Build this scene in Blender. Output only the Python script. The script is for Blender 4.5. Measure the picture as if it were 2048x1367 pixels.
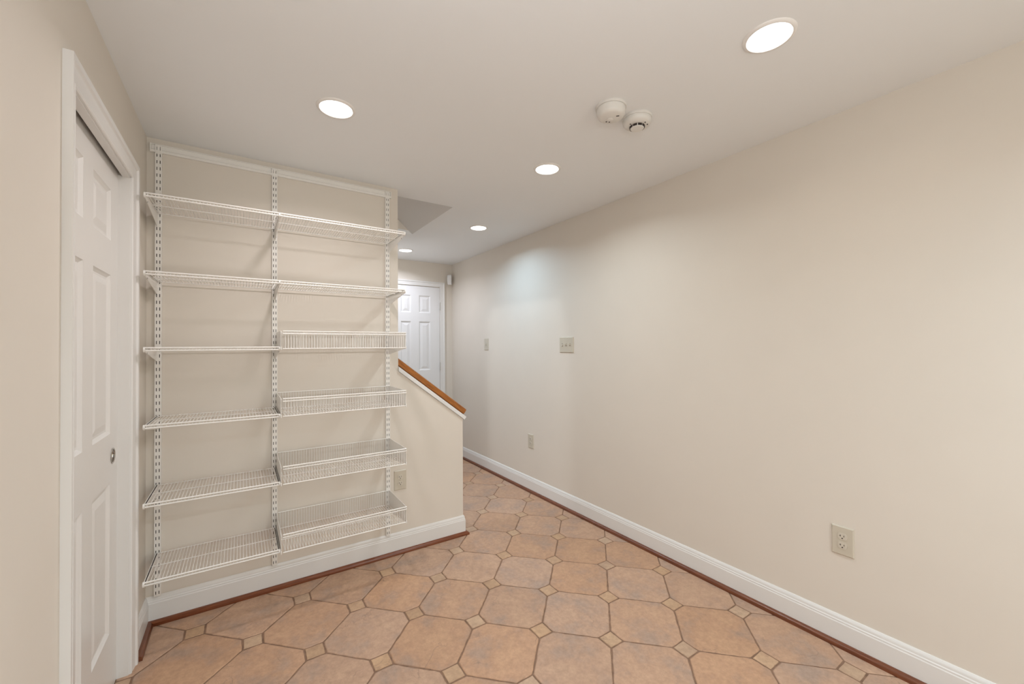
import bpy, bmesh, math, random
from mathutils import Vector, Matrix
random.seed(7)
sc = bpy.context.scene
C = sc.collection
for o in list(bpy.data.objects): bpy.data.objects.remove(o)

# ------------------------------------------------------------------ camera
YAW, PITCH, ROLL, CAM_H, FPX = 0.5869, 0.0103, -0.0061, 1.3142, 814.69
cam_d = bpy.data.cameras.new('camera'); cam = bpy.data.objects.new('camera', cam_d); C.objects.link(cam)
cam_d.sensor_fit = 'HORIZONTAL'; cam_d.sensor_width = 36.0; cam_d.lens = FPX / 2048 * 36.0; cam_d.clip_start = 0.02
_r0 = Vector((math.cos(YAW), -math.sin(YAW), 0)); _f0 = Vector((math.sin(YAW), math.cos(YAW), 0)); _z = Vector((0, 0, 1))
_f = _f0 * math.cos(PITCH) + _z * math.sin(PITCH); _u0 = -_f0 * math.sin(PITCH) + _z * math.cos(PITCH)
_r = _r0 * math.cos(ROLL) + _u0 * math.sin(ROLL); _u = -_r0 * math.sin(ROLL) + _u0 * math.cos(ROLL)
cam.matrix_world = Matrix(((_r.x, _u.x, -_f.x, 0), (_r.y, _u.y, -_f.y, 0), (_r.z, _u.z, -_f.z, CAM_H), (0, 0, 0, 1)))
sc.camera = cam

# ------------------------------------------------------------------ world, exposure
w = bpy.data.worlds.new('world'); sc.world = w; w.use_nodes = True
w.node_tree.nodes['Background'].inputs[0].default_value = (0.75, 0.85, 1.0, 1)
w.node_tree.nodes['Background'].inputs[1].default_value = 1.0
sc.view_settings.view_transform = 'Standard'; sc.view_settings.look = 'None'
sc.view_settings.gamma = 1.0; sc.view_settings.use_curve_mapping = False
sc.view_settings.exposure = 0.03

# downlights: x, y, watts per channel, label
LIGHTS = [
 (1.449, 0.637, (1.3, 1.25, 1.15), 'round recessed ceiling light nearest the camera, above the long right wall'),
 (0.336, 1.845, (5.6, 5.2, 5.2), 'round recessed ceiling light in front of the wall shelving'),
 (1.461, 1.822, (5.3, 5.8, 6.0), 'round recessed ceiling light just beyond the two smoke detectors'),
 (1.692, 3.050, (3.1, 4.5, 5.7), 'round recessed ceiling light beside the stairwell opening'),
 (1.440, 4.176, (5.6, 5.8, 6.5), 'farthest small recessed ceiling light, in front of the white hall door'),
]
REAR_FILL = (11, 13, 14.5)           # pair of unseen downlights added behind the camera as fill
WINDOW_FILL = (19, 18.5, 15)      # fill light added outside the rear window opening
CEILING_FILL = (11, 11, 11.5)      # unseen fill added above the camera, aimed up to brighten the ceiling
STAIR_FILL = (38, 39, 40)          # unseen fill added over the stairwell to lift the soffit
LIGHTS += [(0.336, -0.85, REAR_FILL, 'unseen round recessed ceiling light added behind the camera as fill, left of the pair'),
           (1.449, -0.85, REAR_FILL, 'unseen round recessed ceiling light added behind the camera as fill, right of the pair')]
def area(name, loc, rot, sx, sy, rgb, shape='RECTANGLE'):
    ld = bpy.data.lights.new(name, 'AREA'); ld.shape = shape; ld.size = sx
    if shape == 'RECTANGLE': ld.size_y = sy
    rgb = (rgb[0] * .985, rgb[1] * .995, rgb[2] * 1.005); m = max(rgb); ld.energy = m; ld.color = tuple(c / m for c in rgb) if m > 0 else (1, 1, 1)
    lo = bpy.data.objects.new(name, ld); C.objects.link(lo); lo.location = loc; lo.rotation_euler = rot
    return lo
area('window_fill', (.9, -2.6 - .115 - .03, 1.15), (math.radians(90), 0, 0), 1.65, 1.65, WINDOW_FILL)
area('ceiling_fill', (.10, -.10, 1.62), (math.radians(180), 0, 0), .25, .25, CEILING_FILL)
area('stair_fill', (-1.3, 3.1, 4.1), (0, 0, 0), .4, .4, STAIR_FILL, 'DISK')

# ------------------------------------------------------------------ dimensions (metres)
H = 2.33; R = 2.187; S = 2.588; L = -0.378; CX = 0.8413; KX = 1.2996; E = 4.632; B = -2.6
WT = 0.115
HX1, HY0, HY1 = 1.285, 2.703, 3.55

# ------------------------------------------------------------------ helpers
def link(name, me, mats=None, parent=None):
    o = bpy.data.objects.new(name, me); C.objects.link(o)
    if me is not None and mats is not None:
        for m in (mats if isinstance(mats, (list, tuple)) else [mats]):
            me.materials.append(m)
    if parent is not None: o.parent = parent
    return o
def obj(name, bm, mats, parent=None, smooth=False):
    bmesh.ops.recalc_face_normals(bm, faces=bm.faces)
    me = bpy.data.meshes.new(name); bm.to_mesh(me); bm.free()
    if smooth:
        for p in me.polygons: p.use_smooth = True
        me.set_sharp_from_angle(angle=math.radians(smooth if smooth is not True else 35))
    return link(name, me, mats, parent)
def tag(o, label=None, cat=None, group=None, kind=None):
    if label: o['label'] = label
    if cat: o['category'] = cat
    if group: o['group'] = group
    if kind: o['kind'] = kind
    return o
def empty(name, loc=(0, 0, 0), rotz=0):
    o = bpy.data.objects.new(name, None); C.objects.link(o); o.location = loc; o.rotation_euler = (0, 0, rotz)
    o.empty_display_size = 0.05
    return o
def box(bm, x0, x1, y0, y1, z0, z1, mi=0, M=None):
    vs = [bm.verts.new((x, y, z)) for z in (z0, z1) for y in (y0, y1) for x in (x0, x1)]
    fs = []
    for f in ((0, 2, 3, 1), (4, 5, 7, 6), (0, 1, 5, 4), (2, 6, 7, 3), (0, 4, 6, 2), (1, 3, 7, 5)):
        fc = bm.faces.new([vs[i] for i in f]); fc.material_index = mi; fs.append(fc)
    if M is not None:
        for v in vs: v.co = M @ v.co
    return vs
def bevbox(bm, x0, x1, y0, y1, z0, z1, b=0.002, M=None, seg=1, mi=0):
    t = bmesh.new(); box(t, x0, x1, y0, y1, z0, z1, mi)
    bmesh.ops.bevel(t, geom=t.edges[:], offset=b, segments=seg, affect='EDGES', profile=0.5)
    add(bm, t, M)
def add(bm, t, M=None):
    t.verts.ensure_lookup_table()
    mp = {}
    for v in t.verts: mp[v] = bm.verts.new((M @ v.co) if M is not None else v.co)
    for f in t.faces:
        try:
            n = bm.faces.new([mp[v] for v in f.verts]); n.material_index = f.material_index; n.smooth = f.smooth
        except ValueError: pass
    t.free()
def rod(bm, a, b, r=0.0015, n=6):
    a = Vector(a); b = Vector(b); d = (b - a).normalized()
    s = d.orthogonal().normalized(); t = d.cross(s)
    ra = []; rb = []
    for i in range(n):
        an = 2 * math.pi * (i + .5) / n; off = (s * math.cos(an) + t * math.sin(an)) * r
        ra.append(bm.verts.new(a + off)); rb.append(bm.verts.new(b + off))
    for i in range(n):
        j = (i + 1) % n; bm.faces.new((ra[i], ra[j], rb[j], rb[i]))
    bm.faces.new(ra[::-1]); bm.faces.new(rb)
def prism(bm, pts, axis, a0, a1, mi=0):
    """extrude 2D polygon pts along axis ('x','y','z') from a0 to a1"""
    def mk(p, a):
        return {'x': (a, p[0], p[1]), 'y': (p[0], a, p[1]), 'z': (p[0], p[1], a)}[axis]
    A = [bm.verts.new(mk(p, a0)) for p in pts]; Bv = [bm.verts.new(mk(p, a1)) for p in pts]
    n = len(pts)
    for i in range(n):
        j = (i + 1) % n; f = bm.faces.new((A[i], A[j], Bv[j], Bv[i])); f.material_index = mi
    f = bm.faces.new(A[::-1]); f.material_index = mi
    f = bm.faces.new(Bv); f.material_index = mi
def lathe(bm, prof, n=40, M=None, mi=0, arc=None):
    rings = []
    for (r, z) in prof:
        if r < 1e-6: rings.append([bm.verts.new((0, 0, z))])
        else: rings.append([bm.verts.new((r * math.cos(2 * math.pi * i / n), r * math.sin(2 * math.pi * i / n), z)) for i in range(n)])
    for a, b in zip(rings, rings[1:]):
        for i in range(n):
            j = (i + 1) % n
            if len(a) == 1: f = bm.faces.new((a[0], b[i], b[j]))
            elif len(b) == 1: f = bm.faces.new((a[i], a[j], b[0]))
            else: f = bm.faces.new((a[i], a[j], b[j], b[i]))
            f.material_index = mi
    if M is not None:
        for rg in rings:
            for v in rg: v.co = M @ v.co
def sweep(bm, stations, closed_profile=True):
    """stations: list of lists of 3D points (same length); bridges them and caps the ends"""
    rs = [[bm.verts.new(p) for p in st] for st in stations]
    n = len(rs[0])
    for a, b in zip(rs, rs[1:]):
        for i in range(n):
            j = (i + 1) % n; bm.faces.new((a[i], a[j], b[j], b[i]))
    bm.faces.new(rs[0][::-1]); bm.faces.new(rs[-1])

# ------------------------------------------------------------------ materials
def mat(name, col, rough=0.5, metal=0.0, spec=0.5):
    m = bpy.data.materials.new(name); m.use_nodes = True
    b = m.node_tree.nodes['Principled BSDF']
    b.inputs['Base Color'].default_value = (*col, 1); b.inputs['Roughness'].default_value = rough
    b.inputs['Metallic'].default_value = metal; b.inputs['Specular IOR Level'].default_value = spec
    return m
def N(m, t, **kw):
    n = m.node_tree.nodes.new(t)
    for k, v in kw.items(): setattr(n, k, v)
    return n
def lk(m, a, b): m.node_tree.links.new(a, b)
def add_noise(m, scale, amt, bump=0.0, bscale=None, coord='Object', detail=4, dist=0.002):
    b = m.node_tree.nodes['Principled BSDF']; col = b.inputs['Base Color'].default_value[:3]
    tc = N(m, 'ShaderNodeTexCoord'); nz = N(m, 'ShaderNodeTexNoise'); nz.inputs['Scale'].default_value = scale; nz.inputs['Detail'].default_value = detail
    lk(m, tc.outputs[coord], nz.inputs['Vector'])
    cr = N(m, 'ShaderNodeValToRGB'); cr.color_ramp.elements[0].position = .3; cr.color_ramp.elements[1].position = .7
    cr.color_ramp.elements[0].color = (*[c * (1 - amt) for c in col], 1); cr.color_ramp.elements[1].color = (*[min(1, c * (1 + amt)) for c in col], 1)
    lk(m, nz.outputs['Fac'], cr.inputs['Fac']); lk(m, cr.outputs['Color'], b.inputs['Base Color'])
    if bump:
        n2 = N(m, 'ShaderNodeTexNoise'); n2.inputs['Scale'].default_value = bscale or scale; n2.inputs['Detail'].default_value = 3
        lk(m, tc.outputs[coord], n2.inputs['Vector'])
        bp = N(m, 'ShaderNodeBump'); bp.inputs['Strength'].default_value = bump; bp.inputs['Distance'].default_value = dist
        lk(m, n2.outputs['Fac'], bp.inputs['Height']); lk(m, bp.outputs['Normal'], b.inputs['Normal'])
    return m
M_wall = add_noise(mat('wall_paint', (0.755, 0.70, 0.625), 0.6, spec=0.3), 3.0, 0.012, 0.08, 260, dist=.0006)
M_ceil = add_noise(mat('ceiling_paint', (0.865, 0.88, 0.885), 0.8, spec=0.15), 2.0, 0.008, 0.06, 200, dist=.0006)
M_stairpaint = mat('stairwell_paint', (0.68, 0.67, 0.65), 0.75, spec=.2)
M_trim = mat('trim_paint', (0.80, 0.79, 0.77), 0.32, spec=.45)
M_door = mat('door_paint', (0.79, 0.775, 0.75), 0.28, spec=.5)
M_door2 = mat('hall_door_paint', (0.80, 0.80, 0.80), 0.35)
M_wire = mat('white_epoxy_steel', (0.87, 0.85, 0.81), 0.35)
M_dark = mat('hollow_shade', (0.035, 0.026, 0.02), 0.7)  # near-black standing in for shade inside narrow hollows
M_liner = mat('grey_liner', (0.10, 0.085, 0.07), 0.6)
M_plate = mat('ivory_plastic', (0.60, 0.55, 0.455), 0.35)
M_plate2 = mat('ivory_device', (0.64, 0.59, 0.50), 0.3)
M_opening = mat('toggle_opening_shade', (0.30, 0.265, 0.215), 0.5)
M_slot = mat('slot_black', (0.02, 0.012, 0.01), 0.6)
M_chrome = mat('brushed_nickel', (0.55, 0.53, 0.50), 0.22, 1.0)
M_hinge = mat('satin_hinge', (0.62, 0.61, 0.58), 0.35, 0.8)
M_detect = mat('detector_plastic', (0.75, 0.73, 0.69), 0.4)
M_sensor = mat('sensor_plastic', (0.85, 0.85, 0.85), 0.35)
M_lighttrim = mat('light_trim', (0.85, 0.83, 0.80), 0.4)
M_glass = mat('window_glass', (1, 1, 1), 0.0); M_glass.node_tree.nodes['Principled BSDF'].inputs['Transmission Weight'].default_value = 1.0

def emis(name, col, s):
    m = bpy.data.materials.new(name); m.use_nodes = True; b = m.node_tree.nodes['Principled BSDF']
    b.inputs['Base Color'].default_value = (.9, .9, .9, 1)
    b.inputs['Emission Color'].default_value = (*col, 1); b.inputs['Emission Strength'].default_value = s
    return m
M_lens = emis('lit_lens', (1.0, 0.98, 0.95), 6.0)

def wood(name, dark, light, stretch, rough=0.3, scale=9.0):
    m = mat(name, light, rough); b = m.node_tree.nodes['Principled BSDF']
    tc = N(m, 'ShaderNodeTexCoord'); mp = N(m, 'ShaderNodeMapping'); mp.inputs['Scale'].default_value = stretch
    nz = N(m, 'ShaderNodeTexNoise'); nz.inputs['Scale'].default_value = scale; nz.inputs['Detail'].default_value = 6; nz.inputs['Roughness'].default_value = .65
    cr = N(m, 'ShaderNodeValToRGB'); cr.color_ramp.elements[0].position = .35; cr.color_ramp.elements[1].position = .65
    cr.color_ramp.elements[0].color = (*dark, 1); cr.color_ramp.elements[1].color = (*light, 1)
    lk(m, tc.outputs['Object'], mp.inputs['Vector']); lk(m, mp.outputs['Vector'], nz.inputs['Vector'])
    lk(m, nz.outputs['Fac'], cr.inputs['Fac']); lk(m, cr.outputs['Color'], b.inputs['Base Color'])
    return m
M_shoeX = wood('stained_shoe_x', (0.13, 0.033, 0.012), (0.25, 0.075, 0.025), (1.2, 22, 22), .28)
M_shoeY = wood('stained_shoe_y', (0.12, 0.034, 0.014), (0.21, 0.068, 0.028), (22, 1.2, 22), .28)
M_rail = wood('oak_rail', (0.20, 0.060, 0.008), (0.47, 0.165, 0.025), (2.0, 30, 40), .35, 6.0)
def rotate_grain(m, ang):
    mp = next(n for n in m.node_tree.nodes if n.bl_idname == 'ShaderNodeMapping'); src = mp.inputs['Vector'].links[0].from_socket
    m2 = m.node_tree.nodes.new('ShaderNodeMapping'); m2.inputs['Rotation'].default_value = (0, ang, 0)
    m.node_tree.links.new(src, m2.inputs['Vector']); m.node_tree.links.new(m2.outputs['Vector'], mp.inputs['Vector'])
rotate_grain(M_rail, -math.atan((1.1574 - .8005) / (1.3103 - .8431)))
M_tread = wood('oak_tread', (0.25, 0.11, 0.04), (0.42, 0.22, 0.09), (20, 1.5, 20), .35)

def tile_mat(name, base, grey, warm, vein=True):
    m = mat(name, base, 0.55, spec=.35); b = m.node_tree.nodes['Principled BSDF']
    tc = N(m, 'ShaderNodeTexCoord'); oi = N(m, 'ShaderNodeObjectInfo')
    mul = N(m, 'ShaderNodeMath', operation='MULTIPLY'); mul.inputs[1].default_value = 97.0
    lk(m, oi.outputs['Random'], mul.inputs[0])
    av = N(m, 'ShaderNodeVectorMath', operation='ADD'); lk(m, tc.outputs['Object'], av.inputs[0]); lk(m, mul.outputs[0], av.inputs[1])
    n1 = N(m, 'ShaderNodeTexNoise'); n1.inputs['Scale'].default_value = 6.5; n1.inputs['Detail'].default_value = 7; n1.inputs['Roughness'].default_value = .62
    lk(m, av.outputs[0], n1.inputs['Vector'])
    r1 = N(m, 'ShaderNodeValToRGB'); e = r1.color_ramp.elements
    e[0].position = .33; e[0].color = (*grey, 1); e[1].position = .68; e[1].color = (*warm, 1)
    k = e.new(.5); k.color = (*base, 1)
    lk(m, n1.outputs['Fac'], r1.inputs['Fac'])
    # fine speckle
    n2 = N(m, 'ShaderNodeTexNoise'); n2.inputs['Scale'].default_value = 42; n2.inputs['Detail'].default_value = 6; n2.inputs['Roughness'].default_value = .78
    lk(m, av.outputs[0], n2.inputs['Vector'])
    r2 = N(m, 'ShaderNodeMapRange'); r2.inputs[1].default_value = .3; r2.inputs[2].default_value = .7; r2.inputs[3].default_value = .83; r2.inputs[4].default_value = 1.15
    lk(m, n2.outputs['Fac'], r2.inputs[0])
    hsv = N(m, 'ShaderNodeHueSaturation')
    # per tile brightness and hue
    mr = N(m, 'ShaderNodeMapRange'); mr.inputs[3].default_value = .95; mr.inputs[4].default_value = 1.05
    lk(m, oi.outputs['Random'], mr.inputs[0])
    vm = N(m, 'ShaderNodeMath', operation='MULTIPLY'); lk(m, mr.outputs[0], vm.inputs[0]); lk(m, r2.outputs[0], vm.inputs[1])
    lk(m, vm.outputs[0], hsv.inputs['Value'])
    fr = N(m, 'ShaderNodeMath', operation='FRACT'); m3 = N(m, 'ShaderNodeMath', operation='MULTIPLY'); m3.inputs[1].default_value = 13.7
    lk(m, oi.outputs['Random'], m3.inputs[0]); lk(m, m3.outputs[0], fr.inputs[0])
    sr = N(m, 'ShaderNodeMapRange'); sr.inputs[3].default_value = .90; sr.inputs[4].default_value = 1.08; lk(m, fr.outputs[0], sr.inputs[0])
    lk(m, sr.outputs[0], hsv.inputs['Saturation'])
    lk(m, r1.outputs['Color'], hsv.inputs['Color'])
    out = hsv.outputs['Color']
    # slate-like cracks: thin contour of a warped noise, present only in patches
    n3 = N(m, 'ShaderNodeTexNoise'); n3.inputs['Scale'].default_value = 5.0; n3.inputs['Detail'].default_value = 5; n3.inputs['Distortion'].default_value = .6
    lk(m, av.outputs[0], n3.inputs['Vector'])
    sb = N(m, 'ShaderNodeMath', operation='SUBTRACT'); sb.inputs[1].default_value = .5; lk(m, n3.outputs['Fac'], sb.inputs[0])
    ab = N(m, 'ShaderNodeMath', operation='ABSOLUTE'); lk(m, sb.outputs[0], ab.inputs[0])
    cr = N(m, 'ShaderNodeMapRange'); cr.inputs[1].default_value = 0; cr.inputs[2].default_value = .006; cr.inputs[3].default_value = 1; cr.inputs[4].default_value = 0
    lk(m, ab.outputs[0], cr.inputs[0])
    n4 = N(m, 'ShaderNodeTexNoise'); n4.inputs['Scale'].default_value = 8; lk(m, av.outputs[0], n4.inputs['Vector'])
    pr = N(m, 'ShaderNodeMapRange'); pr.inputs[1].default_value = .54; pr.inputs[2].default_value = .62; lk(m, n4.outputs['Fac'], pr.inputs[0])
    cm = N(m, 'ShaderNodeMath', operation='MULTIPLY'); lk(m, cr.outputs[0], cm.inputs[0]); lk(m, pr.outputs[0], cm.inputs[1])
    mx = N(m, 'ShaderNodeMix', data_type='RGBA'); mx.inputs['B'].default_value = (*[c * .72 for c in grey], 1)
    m4 = N(m, 'ShaderNodeMath', operation='MULTIPLY'); m4.inputs[1].default_value = .55; lk(m, cm.outputs[0], m4.inputs[0])
    lk(m, m4.outputs[0], mx.inputs['Factor']); lk(m, out, mx.inputs['A']); lk(m, mx.outputs['Result'], b.inputs['Base Color'])
    # relief
    hs = N(m, 'ShaderNodeMath', operation='MULTIPLY_ADD'); hs.inputs[1].default_value = -.5
    lk(m, cm.outputs[0], hs.inputs[0]); lk(m, n1.outputs['Fac'], hs.inputs[2])
    h2 = N(m, 'ShaderNodeMath', operation='MULTIPLY_ADD'); h2.inputs[1].default_value = .25; lk(m, n2.outputs['Fac'], h2.inputs[0]); lk(m, hs.outputs[0], h2.inputs[2])
    bp = N(m, 'ShaderNodeBump'); bp.inputs['Strength'].default_value = .55; bp.inputs['Distance'].default_value = .004
    lk(m, h2.outputs[0], bp.inputs['Height']); lk(m, bp.outputs['Normal'], b.inputs['Normal'])
    return m
M_tile = tile_mat('slate_tile', (0.490, 0.308, 0.205), (0.405, 0.282, 0.212), (0.540, 0.345, 0.226))
M_accent = tile_mat('accent_tile', (0.505, 0.335, 0.215), (0.44, 0.285, 0.185), (0.56, 0.38, 0.245))
M_grout = add_noise(mat('grout', (0.25, 0.155, 0.105), 0.9, spec=.1), 40, .2, .4, 120)

# ================================================================== SETTING
# ---- floor slab and tiles
bm = bmesh.new(); box(bm, -2.3, R + WT, B - WT, E + WT, -0.10, -0.0025)
floor = tag(obj('floor', bm, M_grout), 'floor of large octagonal terracotta coloured slate tiles with small square insets', 'floor', kind='structure')
P = 0.3148; OX, OY = 1.3805, 2.1811; c45 = math.sqrt(.5)
HD = 0.0515     # half diagonal of the small square
G = 0.0031      # half joint
def clip(poly, a, b, c):   # keep a*x+b*y<=c
    out = []
    for i in range(len(poly)):
        p, q = poly[i], poly[(i + 1) % len(poly)]
        dp = a * p[0] + b * p[1] - c; dq = a * q[0] + b * q[1] - c
        if dp <= 0: out.append(p)
        if dp * dq < 0:
            t = dp / (dp - dq); out.append((p[0] + (q[0] - p[0]) * t, p[1] + (q[1] - p[1]) * t))
    return out
def subdiv(poly, k, jit, rnd):
    out = []
    for i in range(len(poly)):
        p, q = poly[i], poly[(i + 1) % len(poly)]
        dx, dy = q[0] - p[0], q[1] - p[1]; ln = math.hypot(dx, dy)
        n = max(1, int(round(ln / k)))
        for s in range(n):
            t = s / n; j = (rnd.random() - .5) * jit if s else (rnd.random()) * jit * .4
            out.append((p[0] + dx * t - dy / ln * j, p[1] + dy * t + dx / ln * j))
    return out
def tile_mesh(name, poly, bev, seed, jit=0.0030, cuts=0.022):
    rnd = random.Random(seed); poly = subdiv(poly, cuts, jit, rnd)
    cx = sum(p[0] for p in poly) / len(poly); cy = sum(p[1] for p in poly) / len(poly)
    bm = bmesh.new()
    def ring(ins, z):
        r = []
        for (x, y) in poly:
            d = math.hypot(x - cx, y - cy) or 1; s = max(0, (d - ins) / d); r.append(bm.verts.new((cx + (x - cx) * s, cy + (y - cy) * s, z)))
        return r
    r0 = ring(0, -0.0045); r1 = ring(0.0003, -0.0014); r2 = ring(bev, 0.0)
    n = len(poly)
    for a, b in ((r0, r1), (r1, r2)):
        for i in range(n):
            j = (i + 1) % n; f = bm.faces.new((a[i], a[j], b[j], b[i])); f.smooth = True
    bm.faces.new(r2)
    me = bpy.data.meshes.new(name); bm.to_mesh(me); bm.free()
    return me
# lattice unit vectors u=(c45,-c45)?  P_ij = O + i*u + j*v, u=(c45,-c45), v=(c45,c45)
def lat(i, j): return (OX + P * c45 * (i + j), OY + P * c45 * (j - i))
ux, uy = c45, -c45; vx, vy = c45, c45
def loc2w(a, b): return (a * ux + b * vx, a * uy + b * vy)
hp = P / 2
k8 = hp - HD
s2 = G * math.sqrt(2)
# octagon in lattice axes, chamfer at the four lattice corners
q = hp - G; ch = HD + s2 - G      # chamfer measured from the inset corner
oct_l = [(-q + ch, -q), (q - ch, -q), (q, -q + ch), (q, q - ch), (q - ch, q), (-q + ch, q), (-q, q - ch), (-q, -q + ch)]
octw = [loc2w(*p) for p in oct_l]
if sum(octw[i][0] * octw[(i + 1) % 8][1] - octw[(i + 1) % 8][0] * octw[i][1] for i in range(8)) < 0: octw.reverse()
hs_ = (HD - s2 * .5) * c45
sqw = [(-hs_, -hs_), (hs_, -hs_), (hs_, hs_), (-hs_, hs_)]
oct_meshes = [tile_mesh('octagonal_tile', octw, .0048, 100 + i) for i in range(5)]
sq_meshes = [tile_mesh('square_tile', sqw, .002, 200 + i, .0022, .018) for i in range(3)]
for me in oct_meshes: me.materials.append(M_tile)
for me in sq_meshes: me.materials.append(M_accent)
X0, X1, Y0, Y1 = L - .034, R - .001, B + .001, E - .001
rt = random.Random(3)
def place_tile(name, cx, cy, poly, meshes, m, bev):
    w = [(cx + p[0], cy + p[1]) for p in poly]
    xs = [p[0] for p in w]; ys = [p[1] for p in w]
    if min(xs) > X1 or max(xs) < X0 or min(ys) > Y1 or max(ys) < Y0: return
    if max(xs) < 1.25 and min(ys) > 2.72: return      # under the stairs
    if min(xs) >= X0 and max(xs) <= X1 and min(ys) >= Y0 and max(ys) <= Y1:
        o = bpy.data.objects.new(name, rt.choice(meshes)); C.objects.link(o); o.parent = floor
        o.location = (cx, cy, 0)
        o.rotation_euler = ((rt.random() - .5) * .003, (rt.random() - .5) * .003, 0)
        if name == 'octagonal_tile': o.rotation_euler.z = rt.choice([0, 1, 2, 3]) * math.pi / 2
    else:
        for a, b, c in ((1, 0, X1), (-1, 0, -X0), (0, 1, Y1), (0, -1, -Y0)): w = clip(w, a, b, c)
        if len(w) < 3: return
        A = abs(sum(w[i][0] * w[(i + 1) % len(w)][1] - w[(i + 1) % len(w)][0] * w[i][1] for i in range(len(w)))) / 2
        if A < 4e-4: return
        w = [p for i, p in enumerate(w) if math.hypot(p[0] - w[i - 1][0], p[1] - w[i - 1][1]) > 1e-4]
        gx = sum(p[0] for p in w) / len(w); gy = sum(p[1] for p in w) / len(w)
        me = tile_mesh(name, [(p[0] - gx, p[1] - gy) for p in w], .002, int(cx * 1000) ^ int(cy * 777), .001)
        me.materials.append(m); o = link(name, me, None, floor); o.location = (gx, gy, 0)
for i in range(-30, 31):
    for j in range(-30, 31):
        x, y = lat(i, j); place_tile('square_tile', x, y, sqw, sq_meshes, M_accent, .002)
        x, y = lat(i + .5, j + .5); place_tile('octagonal_tile', x, y, octw, oct_meshes, M_tile, .003)

# ---- ceiling with the stairwell opening
bm = bmesh.new(); z0, z1 = H, H + .03
box(bm, L - WT, R + WT, B - WT, HY0, z0, z1)
box(bm, HX1, R + WT, HY0, HY1, z0, z1)
box(bm, 1.0, R + WT, HY1, E + WT, z0, z1)
tag(obj('ceiling', bm, M_ceil), 'flat off-white ceiling with a stairwell opening', 'ceiling', kind='structure')
# sloped soffit over the stairs
bm = bmesh.new(); sl = .88; xe = -0.95
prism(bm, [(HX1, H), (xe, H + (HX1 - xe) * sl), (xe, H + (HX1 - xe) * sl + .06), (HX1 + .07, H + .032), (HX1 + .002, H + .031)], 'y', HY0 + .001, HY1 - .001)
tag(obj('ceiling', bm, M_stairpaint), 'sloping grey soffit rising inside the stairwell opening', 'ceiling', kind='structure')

# ---- walls
OPY0, OPY1, OPZ = 1.547, 2.240, 2.013     # pocket door opening in the left wall
bm = bmesh.new()
box(bm, L - WT, L, B, OPY0, 0, H); box(bm, L - WT, L, OPY1, S, 0, H)
box(bm, L - .024, L, OPY0, OPY1, OPZ, H); box(bm, L - WT, L - .078, OPY0, OPY1, OPZ, H)
tag(obj('wall_left', bm, M_wall), 'warm beige wall on the left, with the pocket door', 'wall', kind='structure')
bm = bmesh.new(); box(bm, R, R + WT, B, E, 0, H)
tag(obj('wall_right', bm, M_wall), 'long plain beige wall on the right', 'wall', kind='structure')
SLP = (1.1574 - .8005) / (1.3103 - .8431)     # knee wall slope
zc = 1.1574; ze = zc - (KX - CX) * SLP
bm = bmesh.new()
prism(bm, [(L - WT, 0), (KX, 0), (KX, ze), (CX, zc), (CX, H), (L - WT, H)], 'y', S, S + WT)
tag(obj('wall_front', bm, M_wall), 'beige wall behind the shelving, stepping down to a sloped knee wall', 'wall', kind='structure')
bm = bmesh.new()
DX0, DX1, DZ = 1.418, 2.022, 2.035
box(bm, 1.02, DX0, E, E + WT, 0, H); box(bm, DX1, R, E, E + WT, 0, H); box(bm, DX0, DX1, E, E + WT, DZ, H)
box(bm, DX0, DX1, E + WT - .01, E + WT, 0, DZ)
tag(obj('wall_far', bm, M_wall), 'short beige end wall around the white hall door', 'wall', kind='structure')
bm = bmesh.new(); WX0, WX1, WZ0, WZ1 = 0.0, 1.8, .25, 2.05
box(bm, L - WT, WX0, B - WT, B, 0, H); box(bm, WX1, R + WT, B - WT, B, 0, H)
box(bm, WX0, WX1, B - WT, B, 0, WZ0); box(bm, WX0, WX1, B - WT, B, WZ1, H)
tag(obj('wall_rear', bm, M_wall), 'beige wall behind the camera with a wide window added for fill light', 'wall', kind='structure')
# stairwell walls (mostly hidden)
bm = bmesh.new()
box(bm, -2.2, 1.12, HY1, HY1 + .11, 0, H); box(bm, -2.2, 1.42, HY1, HY1 + .11, H + .03, 4.25)
box(bm, 1.01, 1.12, HY1 + .11, E, 0, H)
tag(obj('wall_stair', bm, M_wall), 'beige wall along the far side of the stairs', 'wall', kind='structure')
bm = bmesh.new()
box(bm, -2.2, L - WT, S, S + WT, 0, 4.25); box(bm, L - WT, 1.42, S, S + WT - .0005, H + .03, 4.25)
box(bm, -2.31, -2.2, S, HY1 + .11, 0, 4.25); box(bm, -2.31, 1.42, S, HY1 + .11, 4.25, 4.3)
tag(obj('wall_upstairs', bm, M_stairpaint), 'walls of the stairwell above the ceiling', 'wall', kind='structure')

# ---- staircase behind the knee wall
stair = empty('staircase', (1.27, (HY0 + HY1) / 2, 0))
tag(stair, 'oak staircase climbing to the left behind the knee wall', 'staircase', kind='structure')
run, rise = .235, .195
for k in range(13):
    bm = bmesh.new(); box(bm, -(k + 1) * run, -k * run, -.418, .418, k * rise + (0 if k == 0 else .0), (k + 1) * rise - .028)
    obj('riser', bm, M_trim, stair)
    bm = bmesh.new(); bevbox(bm, -(k + 1) * run, -k * run + .025, -.418, .418, (k + 1) * rise - .027, (k + 1) * rise, .006)
    obj('tread', bm, M_tread, stair)

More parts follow.
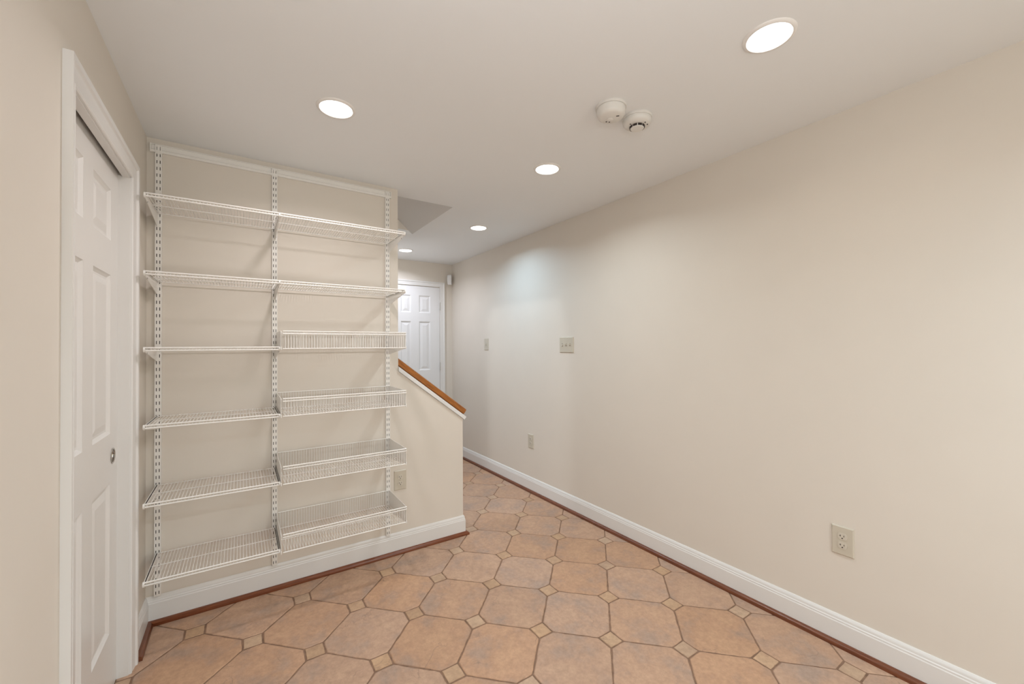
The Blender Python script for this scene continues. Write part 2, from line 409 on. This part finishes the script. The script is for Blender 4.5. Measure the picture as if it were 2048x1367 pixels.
# ---- baseboards and shoe mouldings
BP = [(0, 0), (.013, 0), (.013, .098), (.011, .102), (.011, .108), (.0085, .112), (.0085, .120), (.006, .126), (.003, .131), (0, .131)]
SH = [(.013, 0), (.033, 0), (.0335, .008), (.031, .014), (.026, .019), (.020, .0215), (.013, .0215)]
def base(name, label, stations, shoe_m, ext=None):
    """stations: (x, y, nx, ny): profile offset follows (nx,ny)"""
    bm = bmesh.new()
    sweep(bm, [[(x + nx * t, y + ny * t, z) for t, z in BP] for x, y, nx, ny in stations])
    o = tag(obj(name, bm, M_trim, smooth=25), label, 'baseboard', kind='structure')
    bm = bmesh.new()
    sweep(bm, [[(x + nx * t, y + ny * t, z) for t, z in SH] for x, y, nx, ny in stations])
    obj('shoe_molding', bm, shoe_m, o, smooth=50)['label'] = 'reddish brown stained wooden shoe moulding'
    return o
base('baseboard_right', 'tall white baseboard along the right wall', [(R, B, -1, 0), (R, E, -1, -1)], M_shoeY)
base('baseboard_front', 'tall white baseboard under the shelving', [(L, S, 1, -1), (KX, S, 1, -1)], M_shoeX)
base('baseboard_knee', 'white baseboard on the end of the knee wall', [(KX, S, 1, -1), (KX, S + WT, 1, 0)], M_shoeY)
base('baseboard_left', 'white baseboard between the pocket door casing and the corner', [(L, 2.306, 1, 0), (L, S, 1, -1)], M_shoeY)
base('baseboard_left', 'white baseboard on the left wall before the pocket door', [(L, B, 1, 0), (L, 1.480, 1, 0)], M_shoeY)
base('baseboard_far', 'short white baseboard beside the hall door casing', [(2.082, E, 0, -1), (R, E, -1, -1)], M_shoeX)

# ---- door casings
CP = [(0, 0), (0, .007), (.003, .010), (.007, .0105), (.010, .008), (.013, .009), (.030, .0125), (.044, .0135), (.047, .016), (.050, .0195), (.056, .0205), (.0645, .0205), (.0645, 0)]
def casing(name, label, T, a0, a1, h, w=1.0):
    """T maps (a, z, t) to world. a0<a1 opening edges, h opening height"""
    bm = bmesh.new()
    st = []
    for (a, z, oa, oz) in ((a0, 0, -1, 0), (a0, h, -1, 1), (a1, h, 1, 1), (a1, 0, 1, 0)):
        st.append([T(a + oa * p * w, z + oz * p * w, t) for p, t in CP])
    sweep(bm, st)
    return tag(obj(name, bm, M_trim, smooth=20), label, 'door casing', kind='structure')
casing('trim_1', 'white moulded casing around the pocket door', lambda a, z, t: (L + t, a, z), OPY0, OPY1, OPZ)
casing('trim_2', 'white casing around the hall door', lambda a, z, t: (a, E - t, z), DX0 - .002, DX1 + .002, DZ + .004, .88)
# pocket jambs
bm = bmesh.new()
box(bm, L - .112, L + .001, OPY1 - .004, OPY1 + .001, 0, OPZ)
box(bm, L - .022, L + .001, OPY0, OPY1, OPZ - .004, OPZ + .002)
box(bm, L - .022, L + .001, OPY0 - .001, OPY0 + .004, 0, OPZ)
tag(obj('trim_3', bm, M_door), 'white jamb lining the pocket door opening', 'door jamb', kind='structure')
bm = bmesh.new()
box(bm, L - .13, L - .116, 1.2, 2.4, 0, H)
tag(obj('trim_4', bm, M_dark), 'dark board standing in for shade in the pocket behind the sliding door', 'pocket lining', kind='structure')

# ---- six-panel doors
def panel_door(root, T, W, Ht, th, cols, rows, m, hole=None):
    """T maps (a,z,d) (d outward from the face) to world; cols/rows lists of (lo,hi)"""
    bm = bmesh.new()
    def bx(a0, a1, z0, z1):
        vs = [bm.verts.new(T(a, z, d)) for d in (-th, 0) for z in (z0, z1) for a in (a0, a1)]
        for f in ((0, 2, 3, 1), (4, 5, 7, 6), (0, 1, 5, 4), (2, 6, 7, 3), (0, 4, 6, 2), (1, 3, 7, 5)): bm.faces.new([vs[i] for i in f])
    xs = [0] + [v for c in cols for v in c] + [W]
    for a, b in zip(xs[::2], xs[1::2]):
        if hole and a < hole[0] < b:          # stile bored for the recessed pull: four pieces around a round hole
            ha, hz, hr = hole; bx(a, b, 0, hz - .05); bx(a, b, hz + .05, Ht)
            for sg, e in ((-1, a), (1, b)):
                pts = [(e, hz - .05), (ha, hz - .05)] + [(ha + sg * hr * math.sin(math.pi * k / 16), hz - hr * math.cos(math.pi * k / 16)) for k in range(17)] + [(ha, hz + .05), (e, hz + .05)]
                A = [bm.verts.new(T(p, q_, -th)) for p, q_ in pts]; Bv = [bm.verts.new(T(p, q_, 0)) for p, q_ in pts]; n_ = len(pts)
                for i in range(n_): bm.faces.new((A[i], A[(i + 1) % n_], Bv[(i + 1) % n_], Bv[i]))
                bm.faces.new(A[::-1]); bm.faces.new(Bv)
        else: bx(a, b, 0, Ht)
    zs = [0] + [v for r in rows for v in r] + [Ht]
    for (c0, c1) in cols:
        for a, b in zip(zs[::2], zs[1::2]): bx(c0, c1, a, b)
    obj('door_frame', bm, m, root)
    for (c0, c1) in cols:
        for (r0, r1) in rows:
            bm = bmesh.new(); rg = []
            for ins, d in ((0, -.0005), (.004, -.004), (.012, -.0095), (.020, -.0095), (.045, -.003)):
                rg.append([bm.verts.new(T(a, z, d)) for a, z in ((c0 + ins, r0 + ins), (c1 - ins, r0 + ins), (c1 - ins, r1 - ins), (c0 + ins, r1 - ins))])
            for p, n in zip(rg, rg[1:]):
                for i in range(4):
                    j = (i + 1) % 4; bm.faces.new((p[i], p[j], n[j], n[i]))
            bm.faces.new(rg[-1])
            obj('panel', bm, m, root)
ROWS = [(.24, .805), (.992, 1.593), (1.7245, 1.917)]
DFX = -.413; DY0 = 1.486
d1 = empty('door_1', (0, 0, 0)); tag(d1, 'white six-panel pocket door in the left wall, closed', 'door', kind='structure')
panel_door(d1, lambda a, z, d: (DFX + d, DY0 + a, .004 + z), .752, 2.035, .035, [(.100, .320), (.424, .644)], [(a - .004, b - .004) for a, b in ROWS], M_door, hole=(2.168 - DY0, .898, .0262))
# recessed round pull
bm = bmesh.new()
Mx = Matrix.Translation((DFX + .0006, 2.168, .902)) @ Matrix.Rotation(math.pi / 2, 4, 'Y')
lathe(bm, [(.0245, 0), (.0295, 0), (.0298, .0016), (.0275, .0026), (.0255, .0022), (.0245, .0004)], 40, Mx)
pull = obj('finger_pull', bm, M_chrome, d1, smooth=50); pull['label'] = 'round brushed nickel finger pull'
bm = bmesh.new()
lathe(bm, [(.0252, .0018), (.0250, -.002), (.0242, -.009), (.0215, -.0125), (0, -.0130)], 40, Mx)
obj('cup', bm, mat('cup_metal', (.40, .37, .34), .22, 1.0), pull, smooth=50)

d2 = empty('door_2', (0, 0, 0)); tag(d2, 'white six-panel hall door at the far end, closed', 'door', kind='structure')
panel_door(d2, lambda a, z, d: (DX0 + .003 + a, E - .004 - d if False else E - .002 - d, .008 + z), .598, 2.024, .035,
           [(.117, .239), (.337, .478)], [(.235, .84), (1.028, 1.606), (1.71, 1.915)], M_door2)
for zz in (.30, 1.075, 1.805):
    bm = bmesh.new()
    for k in range(5): lathe(bm, [(0, k * .018 + .0005), (.0058, k * .018 + .0005), (.0058, (k + 1) * .018 - .0005), (0, (k + 1) * .018 - .0005)], 10, Matrix.Translation((DX1 - .001, E - .010, zz - .045)))
    lathe(bm, [(0, -.006), (.004, -.004), (.0045, 0), (0, .001)], 10, Matrix.Translation((DX1 - .001, E - .010, zz - .045)))
    lathe(bm, [(0, .001), (.0045, 0), (.004, .004), (0, .006)][::-1], 10, Matrix.Translation((DX1 - .001, E - .010, zz + .045)))
    obj('hinge', bm, M_hinge, d2, smooth=40)['label'] = 'satin metal butt hinge'
bm = bmesh.new(); lathe(bm, [(.026, 0), (.026, .006), (.012, .012), (.011, .03), (.022, .04), (.027, .052), (.022, .062), (0, .066)], 24,
     Matrix.Translation((DX0 + .065, E - .002, .94)) @ Matrix.Rotation(math.pi / 2, 4, 'X'))
obj('door_knob', bm, M_hinge, d2, smooth=40)

# ---- rear window, added unseen behind the camera for the fill light
win = empty('added_window_1', (0, 0, 0)); tag(win, 'wide white framed window added behind the camera for fill light', 'window', kind='structure')
bm = bmesh.new(); yy0, yy1 = B - WT + .02, B - WT + .07
for a, b, c, d in ((WX0, WX0 + .05, WZ0, WZ1), (WX1 - .05, WX1, WZ0, WZ1), (.87, .93, WZ0, WZ1), (WX0, WX1, WZ0, WZ0 + .05), (WX0, WX1, WZ1 - .05, WZ1)): box(bm, a, b, yy0, yy1, c, d)
obj('added_window_frame', bm, M_trim, win)

# ---- knee wall cap and handrail
ang = math.atan(SLP); ca, sa = math.cos(ang), math.sin(ang)
def slope_pt(s, n, y, x0=CX, z0=zc):    # s along the slope downwards to the right, n normal to the slope
    return (x0 + s * ca + n * sa, y, z0 - s * sa + n * ca)
def slope_bar(bm, prof, s0, s1, cut0='v', cut1='p'):
    """prof: list of (y, n). 'v' vertical cut at x0 side, 'p' perpendicular cut"""
    A = []; Bq = []
    for y, n in prof:
        sA = s0 - (n * sa / ca if cut0 == 'v' else 0); sB = s1 - (n * sa / ca if cut1 == 'v' else 0)
        A.append(slope_pt(sA, n, y)); Bq.append(slope_pt(sB, n, y))
    sweep(bm, [A, Bq])
LEN = (KX - CX) / ca
bm = bmesh.new()
slope_bar(bm, [(S - .012, .001), (S + WT + .012, .001), (S + WT + .012, .021), (S + WT + .009, .0245), (S - .009, .0245), (S - .012, .021)], .0005, LEN + .012)
tag(obj('trim_5', bm, M_trim), 'white sloping cap board on top of the knee wall', 'cap trim', kind='structure')
bm = bmesh.new()
n0 = .0250
prof = [(S + .012, n0), (S + .084, n0), (S + .084, n0 + .005), (S + .094, n0 + .007), (S + .094, n0 + .030), (S + .090, n0 + .039), (S + .080, n0 + .0445), (S + .014, n0 + .0445), (S + .005, n0 + .040), (S + .001, n0 + .031), (S + .001, n0 + .007), (S + .012, n0 + .005)]
slope_bar(bm, prof, .0005, LEN - .010)
hr = obj('handrail', bm, M_rail, smooth=30)
tag(hr, 'golden oak handrail sloping down along the top of the knee wall', 'handrail')

# ================================================================== CEILING FIXTURES
for k, (x, y, rgb, lab) in enumerate(LIGHTS):
    t = empty('recessed_light', (x, y, H)); tag(t, lab, 'ceiling light', 'recessed ceiling lights')
    bm = bmesh.new(); lathe(bm, [(.0635, .002), (.0635, -.003), (.0660, -.0065), (.0700, -.0065), (.0765, -.003), (.0780, 0), (.0780, .001)], 56)
    obj('trim_ring', bm, M_lighttrim, t, smooth=40)
    bm = bmesh.new(); lathe(bm, [(.0640, .0015), (.0640, -.0032), (.05, -.0042), (0, -.0048)], 48)
    obj('lens', bm, M_lens, t, smooth=40)
    area('downlight', (x, y, H - .008), (0, 0, 0), .12, .12, rgb, 'DISK').data.spread = math.radians(152)

def detector(name, label, x, y, prof, rot, feats):
    t = empty(name, (x, y, H), rot); tag(t, label, 'smoke detector', 'ceiling detectors')
    bm = bmesh.new(); lathe(bm, [(0, 0), (.0645, 0), (.0655, -.004), (.0635, -.010), (.0605, -.0105)], 56); obj('mounting_base', bm, M_detect, t, smooth=40)
    bm = bmesh.new(); lathe(bm, prof, 56); obj('cover', bm, M_detect, t, smooth=40)
    feats(t)
    return t
def feats1(t):
    for a, b, s in ((-.020, .024, .0030), (-.007, .029, .0030)):
        bm = bmesh.new(); lathe(bm, [(0, -.0493), (s, -.0493), (s, -.0475)], 12, Matrix.Translation((a, b, 0)))
        obj('indicator_hole', bm, M_slot, t)
    bm = bmesh.new(); box(bm, .021, .033, -.013, -.009, -.0495, -.0470); obj('sounder_slot', bm, M_slot, t)
    bm = bmesh.new(); lathe(bm, [(.014, -.0485), (.0140, -.0500), (.0125, -.0505), (0, -.0505)], 24, Matrix.Translation((-.004, .010, 0))); obj('test_button', bm, M_detect, t, smooth=40)
    bm = bmesh.new(); box(bm, -.058, -.050, -.004, .001, -.0130, -.011, M=Matrix.Rotation(.2, 4, 'Z')); obj('latch_slot', bm, M_liner, t)
D1 = [(.0600, -.0105), (.0600, -.016), (.0580, -.032), (.0530, -.043), (.0440, -.0480), (0, -.0485)]
detector('smoke_detector', 'taller round ceiling detector on the left, overlapping its neighbour in view', 1.311, 1.199, D1, -0.82, feats1)
def feats2(t):
    bm = bmesh.new()
    for i in range(9):        # ring of vent windows around the raised centre
        M_ = Matrix.Rotation(2 * math.pi * (i + .25) / 9, 4, 'Z')
        box(bm, .0290, .0318, -.0085, .0085, -.0475, -.0385, M=M_)
    obj('vent', bm, M_slot, t)
    bm = bmesh.new(); lathe(bm, [(.0300, -.036), (.0295, -.0480), (.0265, -.0510), (0, -.0520)], 40); obj('sounder_dome', bm, M_detect, t, smooth=40)
    for a, b in ((.032, -.028), (.043, -.008), (-.030, -.028)):
        bm = bmesh.new(); lathe(bm, [(0, -.0405), (.0026, -.0405), (.0026, -.030)], 10, Matrix.Translation((a, b, 0)))
        obj('indicator_hole', bm, M_slot, t)
D2 = [(.0605, -.0105), (.0620, -.016), (.0605, -.026), (.0530, -.0350), (.0400, -.0390), (.0300, -.0390), (0, -.0390)]
detector('smoke_detector', 'flatter round ceiling detector on the right, with dark vent slots', 1.472, 1.194, D2, -0.82, feats2)

# motion sensor in the far corner
ms = empty('motion_sensor', (2.136, E - .047, 2.075), math.radians(-45)); tag(ms, 'small white motion sensor box mounted high in the far corner', 'motion sensor')
bm = bmesh.new(); prism(bm, [(-.014, .012), (-.026, .030), (-.029, .070), (-.026, .105), (-.014, .118), (.012, .118), (.012, 0), (-.006, 0)], 'x', -.024, .024)
bmesh.ops.bevel(bm, geom=bm.edges[:], offset=.003, segments=2, affect='EDGES', profile=.5); obj('housing', bm, M_sensor, ms, smooth=40)
bm = bmesh.new(); bevbox(bm, -.014, .014, -.0305, -.026, .050, .090, .0015); obj('sensor_lens', bm, M_sensor, ms)
bm = bmesh.new(); box(bm, -.016, .016, .012, .026, .02, .10); obj('mounting_bracket', bm, M_sensor, ms)

# ================================================================== OUTLETS AND SWITCHES
def wall_T(side, a, z):
    if side == 'R': return Matrix.Translation((R, a, z)) @ Matrix.Rotation(math.radians(-90), 4, 'Z')   # local -y faces the room
    return Matrix.Translation((a, S, z))
def plate(bm, w, h):
    rg = []
    for ins, d in ((0, 0), (0, -.0035), (.0035, -.0065)):
        rg.append([bm.verts.new((x, d, z)) for x, z in ((-w / 2 + ins, -h / 2 + ins), (w / 2 - ins, -h / 2 + ins), (w / 2 - ins, h / 2 - ins), (-w / 2 + ins, h / 2 - ins))])
    for p, n in zip(rg, rg[1:]):
        for i in range(4):
            j = (i + 1) % 4; bm.faces.new((p[i], p[j], n[j], n[i]))
    bm.faces.new(rg[-1]); bm.faces.new(rg[0][::-1])
def disc_face(bm, x, z, r, y0, y1, flat=None, n=28):
    pts = []
    for i in range(n):
        a = 2 * math.pi * i / n; px = r * math.cos(a); pz = r * math.sin(a)
        if flat: pz = max(-flat, min(flat, pz))
        pts.append((x + px, z + pz))
    prism(bm, pts, 'y', y0, y1)
def outlet(side, a, z, label):
    t = empty('wall_outlet'); t.matrix_world = wall_T(side, a, z); tag(t, label, 'outlet', 'duplex wall outlets')
    bm = bmesh.new(); plate(bm, .079, .124); obj('cover_plate', bm, M_plate, t)
    for s in (1, -1):
        bm = bmesh.new(); disc_face(bm, 0, s * .0195, .0172, -.0085, -.006, .0140); rc = obj('receptacle', bm, M_plate2, t)
        bm = bmesh.new(); zz = s * .0195
        box(bm, .0052, .0072, -.0088, -.008, zz - .001, zz + .0065)
        box(bm, -.0072, -.0052, -.0088, -.008, zz - .001, zz + .0065); box(bm, -.0112, -.0070, -.0088, -.008, zz + .002, zz + .0038)
        disc_face(bm, 0, zz - .0075, .0027, -.0088, -.008, n=12)
        obj('slot', bm, M_slot, rc)
    bm = bmesh.new(); disc_face(bm, 0, 0, .0032, -.0075, -.006, n=14); obj('screw', bm, M_plate, t)
outlet('R', .6905, .4575, 'ivory duplex outlet low on the right wall, nearest the camera')
outlet('R', 2.987, .4555, 'ivory duplex outlet low on the right wall, deeper toward the hall')
outlet('S', .851, .461, 'ivory duplex outlet on the shelving wall, beside the lower baskets')
def switch(side, a, z, n, w, label):
    t = empty('light_switch'); t.matrix_world = wall_T(side, a, z); tag(t, label, 'light switch', 'wall switches')
    bm = bmesh.new(); plate(bm, w, .124); obj('cover_plate', bm, M_plate, t)
    for i in range(n):
        x = (i - (n - 1) / 2) * .046
        bm = bmesh.new(); box(bm, x - .0052, x + .0052, -.0068, -.006, -.012, .012); fr = obj('opening_shade', bm, M_opening, t)
        bm = bmesh.new(); up = 1 if (i > 0) else -1
        vs = box(bm, x - .0042, x + .0042, -.0165, -.0055, -.0045, .0045)
        for v in vs:
            if v.co.y < -.01: v.co.z += .0075 * up; v.co.z *= .9
        obj('toggle', bm, M_plate2, t)
        for s in (1, -1):
            bm = bmesh.new(); disc_face(bm, x, s * .030, .003, -.0075, -.006, n=12); obj('screw', bm, M_plate, t)
switch('R', 2.492, 1.3225, 3, .165, 'ivory three-gang toggle switch plate on the right wall')
switch('R', 3.780, 1.3365, 1, .082, 'narrow single toggle switch plate on the right wall near the hall')

# ================================================================== WALL SHELVING
YB = S - .014           # front face of the uprights
# hang track along the top
bm = bmesh.new()
prof = [(S - .0002, 2.3005), (S - .012, 2.3005), (S - .012, 2.2975), (S - .006, 2.2965), (S - .006, 2.2765), (S - .010, 2.274), (S - .0125, 2.272), (S - .0125, 2.2600), (S - .0002, 2.2600)]
prism(bm, prof, 'x', -.3605, .7925)
ht = obj('hanging_track', bm, M_wire); tag(ht, 'white horizontal steel hanging track near the ceiling above the shelving', 'shelf track')
bm = bmesh.new(); bevbox(bm, -.3665, -.3600, S - .0135, S - .0003, 2.2585, 2.3020, .002); obj('end_cap', bm, M_wire, ht)
bm = bmesh.new(); bevbox(bm, .7920, .7975, S - .0135, S - .0003, 2.2585, 2.3020, .002); obj('end_cap', bm, M_wire, ht)
PITCHZ = .0323
def upright(x0, label):
    x1 = x0 + .0255; t = empty('shelf_upright', ((x0 + x1) / 2, S, .130)); w = .01275
    tag(t, label, 'shelf upright', 'vertical shelf uprights')
    Z1 = 2.296 - .130; yf = -.0145
    bm = bmesh.new()
    zs = []; z = Z1 - .0095
    while z - .0155 > .006: zs.append((z - .0155, z)); z -= PITCHZ
    cols = [(-.0074, -.0044), (.0044, .0074)]
    edges = [-w, -.0074, -.0044, .0044, .0074, w]
    for a, b in ((-w, -.0074), (-.0044, .0044), (.0074, w)): box(bm, a, b, yf, yf + .0014, 0, Z1)
    for a, b in cols:
        lo = 0
        for s0, s1 in zs[::-1]:
            box(bm, a, b, yf, yf + .0014, lo, s0); lo = s1
        box(bm, a, b, yf, yf + .0014, lo, Z1)
    box(bm, -w, -w + .0014, yf + .0014, -.0003, 0, Z1); box(bm, w - .0014, w, yf + .0014, -.0003, 0, Z1)
    bmesh.ops.remove_doubles(bm, verts=bm.verts, dist=1e-6)
    obj('slotted_channel', bm, M_wire, t)
    bm = bmesh.new(); box(bm, -w + .0015, w - .0015, yf + .0030, yf + .0036, .002, Z1 - .045); obj('slot_shade', bm, M_dark, t)  # dark strip behind the slots, shade put in as colour
    return t
upright(-.3455, 'white slotted steel upright at the left corner of the shelving')
upright(.1402, 'white slotted steel upright in the middle of the shelving')
upright(.7582, 'white slotted steel upright at the right end of the shelving')

WR = .0015
def bracket_mesh(bm, x, zt, yb, yf, drop=.062, th=.0024):
    """triangular plate under the shelf"""
    p = [(yb, zt + .001), (yb, zt - drop), (yb - .012, zt - drop), (yf + .012, zt - .018), (yf + .002, zt - .018), (yf + .002, zt + .001)]
    prism(bm, p, 'x', x - th / 2, x + th / 2)
def nose_mesh(bm, x, z, yf, w=.0032):
    p = [(yf + .010, z - .0165), (yf + .010, z + .001), (yf + .004, z + .0035), (yf - .003, z + .0045), (yf - .0075, z + .002), (yf - .0095, z - .003), (yf - .0095, z - .009), (yf - .0075, z - .014), (yf - .003, z - .0175), (yf + .003, z - .0185)]
    prism(bm, p, 'x', x - w, x + w)
def shelf(x0, x1, z, label, left_bracket=True):
    t = empty('wire_shelf', ((x0 + x1) / 2, S, z)); tag(t, label, 'shelf', 'white ventilated wire shelves')
    ox, oy, oz = t.location
    def rel(bm):
        bmesh.ops.translate(bm, verts=bm.verts, vec=(-ox, -oy, -oz)); return bm
    yb, yf = S - .018, S - .316
    a, b = x0 + .009, x1 - .008
    bm = bmesh.new(); n = int(round((b - a) / .0127))
    for i in range(n + 1):
        x = a + (b - a) * i / n
        rod(bm, (x, yb, z), (x, yf - .001, z), WR, 5); rod(bm, (x, yf - .0012, z + WR), (x, yf - .0012, z - .011), WR, 5)
    o = obj('wire_deck', rel(bm), M_wire, t, smooth=50); o['kind'] = 'stuff'
    for nm, y, zz, r in (('back_rail', yb, z - .003, .0026), ('middle_rail', (yb + yf) / 2 + .008, z - .0034, .0024), ('front_rail', yf - .003, z + .0010, .0035), ('front_rail', yf - .003, z - .0110, .0035)):
        bm = bmesh.new(); rod(bm, (x0 + .004, y, zz), (x1 - .004, y, zz), r, 8); obj(nm, rel(bm), M_wire, t, smooth=60)
    for x, sg in ((x0 + .0005, 1), (x1 - .0005, -1)):
        if sg == 1 and not left_bracket: continue
        bm = bmesh.new(); bracket_mesh(bm, x, z, S - .0148, yf); br = obj('bracket', rel(bm), M_wire, t)
        bm = bmesh.new(); nose_mesh(bm, x, z, yf); obj('end_cap', rel(bm), M_wire, br, smooth=50)
        bm = bmesh.new(); disc = []
        for i in range(10): an = 2 * math.pi * i / 10; disc.append((yf + .052 + .003 * math.cos(an), z - .0215 + .003 * math.sin(an)))
        prism(bm, disc, 'x', x - .0015, x + .0015); obj('rivet_hole', rel(bm), M_slot, br)
        # channel along the top of the bracket: white underneath, dark strip on top painting in the shade of the gap
        q0, q1 = sorted((x + sg * .0012, x + sg * .0046))
        bm = bmesh.new(); box(bm, q0, q1, yf + .004, yb, z - .006, z - .0035); obj('channel_lip', rel(bm), M_wire, br)
        q0, q1 = sorted((x + sg * .0014, x + sg * .0042))
        bm = bmesh.new(); box(bm, q0, q1, yf + .004, yb, z - .0035, z - .0015); obj('gap_shade', rel(bm), M_dark, br)
    return t
ZL = [1.9668, 1.6373, 1.3155, .9905, .6626, .3382]
XL0, XL1, XR0, XR1 = -.3375, .1560, .1545, .7775
names_l = ['topmost', 'second from the top', 'third from the top', 'third from the bottom', 'second from the bottom', 'lowest']
for i, z in enumerate(ZL):
    shelf(XL0, XL1, z, 'white wire shelf in the left bay, ' + names_l[i])
for i, z in enumerate(ZL[:2]):
    shelf(XR0, XR1, z, 'longer white wire shelf in the right bay, ' + ['uppermost', 'just above the baskets'][i], False)

def basket(x0, x1, zt, label):
    hgt = .084; zb = zt - hgt
    t = empty('wire_basket', ((x0 + x1) / 2, S, zb)); tag(t, label, 'basket', 'white wire basket shelves')
    ox, oy, oz = t.location
    def rel(bm):
        bmesh.ops.translate(bm, verts=bm.verts, vec=(-ox, -oy, -oz)); return bm
    yb, yf = S - .018, S - .330
    a, b = x0 + .018, x1 - .012; n = int(round((b - a) / .0132))
    bm = bmesh.new(); bf = bmesh.new(); bb = bmesh.new()
    for i in range(n + 1):
        x = a + (b - a) * i / n
        rod(bm, (x, yb, zb), (x, yf, zb), WR, 5); rod(bf, (x, yf, zb - .001), (x, yf, zt), WR, 5); rod(bb, (x, yb, zb - .001), (x, yb, zt), WR, 5)
    for nm, m_ in (('basket_floor', bm), ('basket_front', bf), ('basket_back', bb)):
        o = obj(nm, rel(m_), M_wire, t, smooth=50); o['kind'] = 'stuff'
    for nm, y, zz, r in (('top_rail', yf - .003, zt - .001, .0034), ('top_rail', yf - .003, zt - .0135, .0030), ('back_rail', yb + .002, zt, .0028), ('floor_rail', yf - .0025, zb - .002, .0030), ('floor_rail', yb, zb - .003, .0026), ('floor_rail', (yb + yf) / 2, zb - .0035, .0026)):
        bm = bmesh.new(); rod(bm, (x0 + .0085, y, zz), (x1 + .001, y, zz), r, 8); obj(nm, rel(bm), M_wire, t, smooth=60)
    for x in (x0 + .001, x1 - .001):
        bm = bmesh.new()
        prism(bm, [(S - .0148, zt + .002), (S - .0148, zb - .042), (S - .03, zb - .042), (yf + .02, zb - .007), (yf, zb - .008), (yf, zt - .006), (yf + .006, zt + .001)], 'x', x - .0011, x + .0011)
        br = obj('side_bracket', rel(bm), M_wire, t)
        bm = bmesh.new(); bevbox(bm, x - .0025, x + .0025, yf - .008, yf - .0005, zb - .008, zb + .008, .0015); obj('bracket_nose', rel(bm), M_wire, br)
    return t
for zt, lab in ((1.3945, 'white wire basket level with the eye, topmost of the four baskets'), (1.0675, 'white wire basket, second of the four from the top'),
                (.7397, 'white wire basket, third of the four, just above the outlet level'), (.4128, 'lowest white wire basket, nearest the baseboard')):
    basket(.1600, .7780, zt, lab)
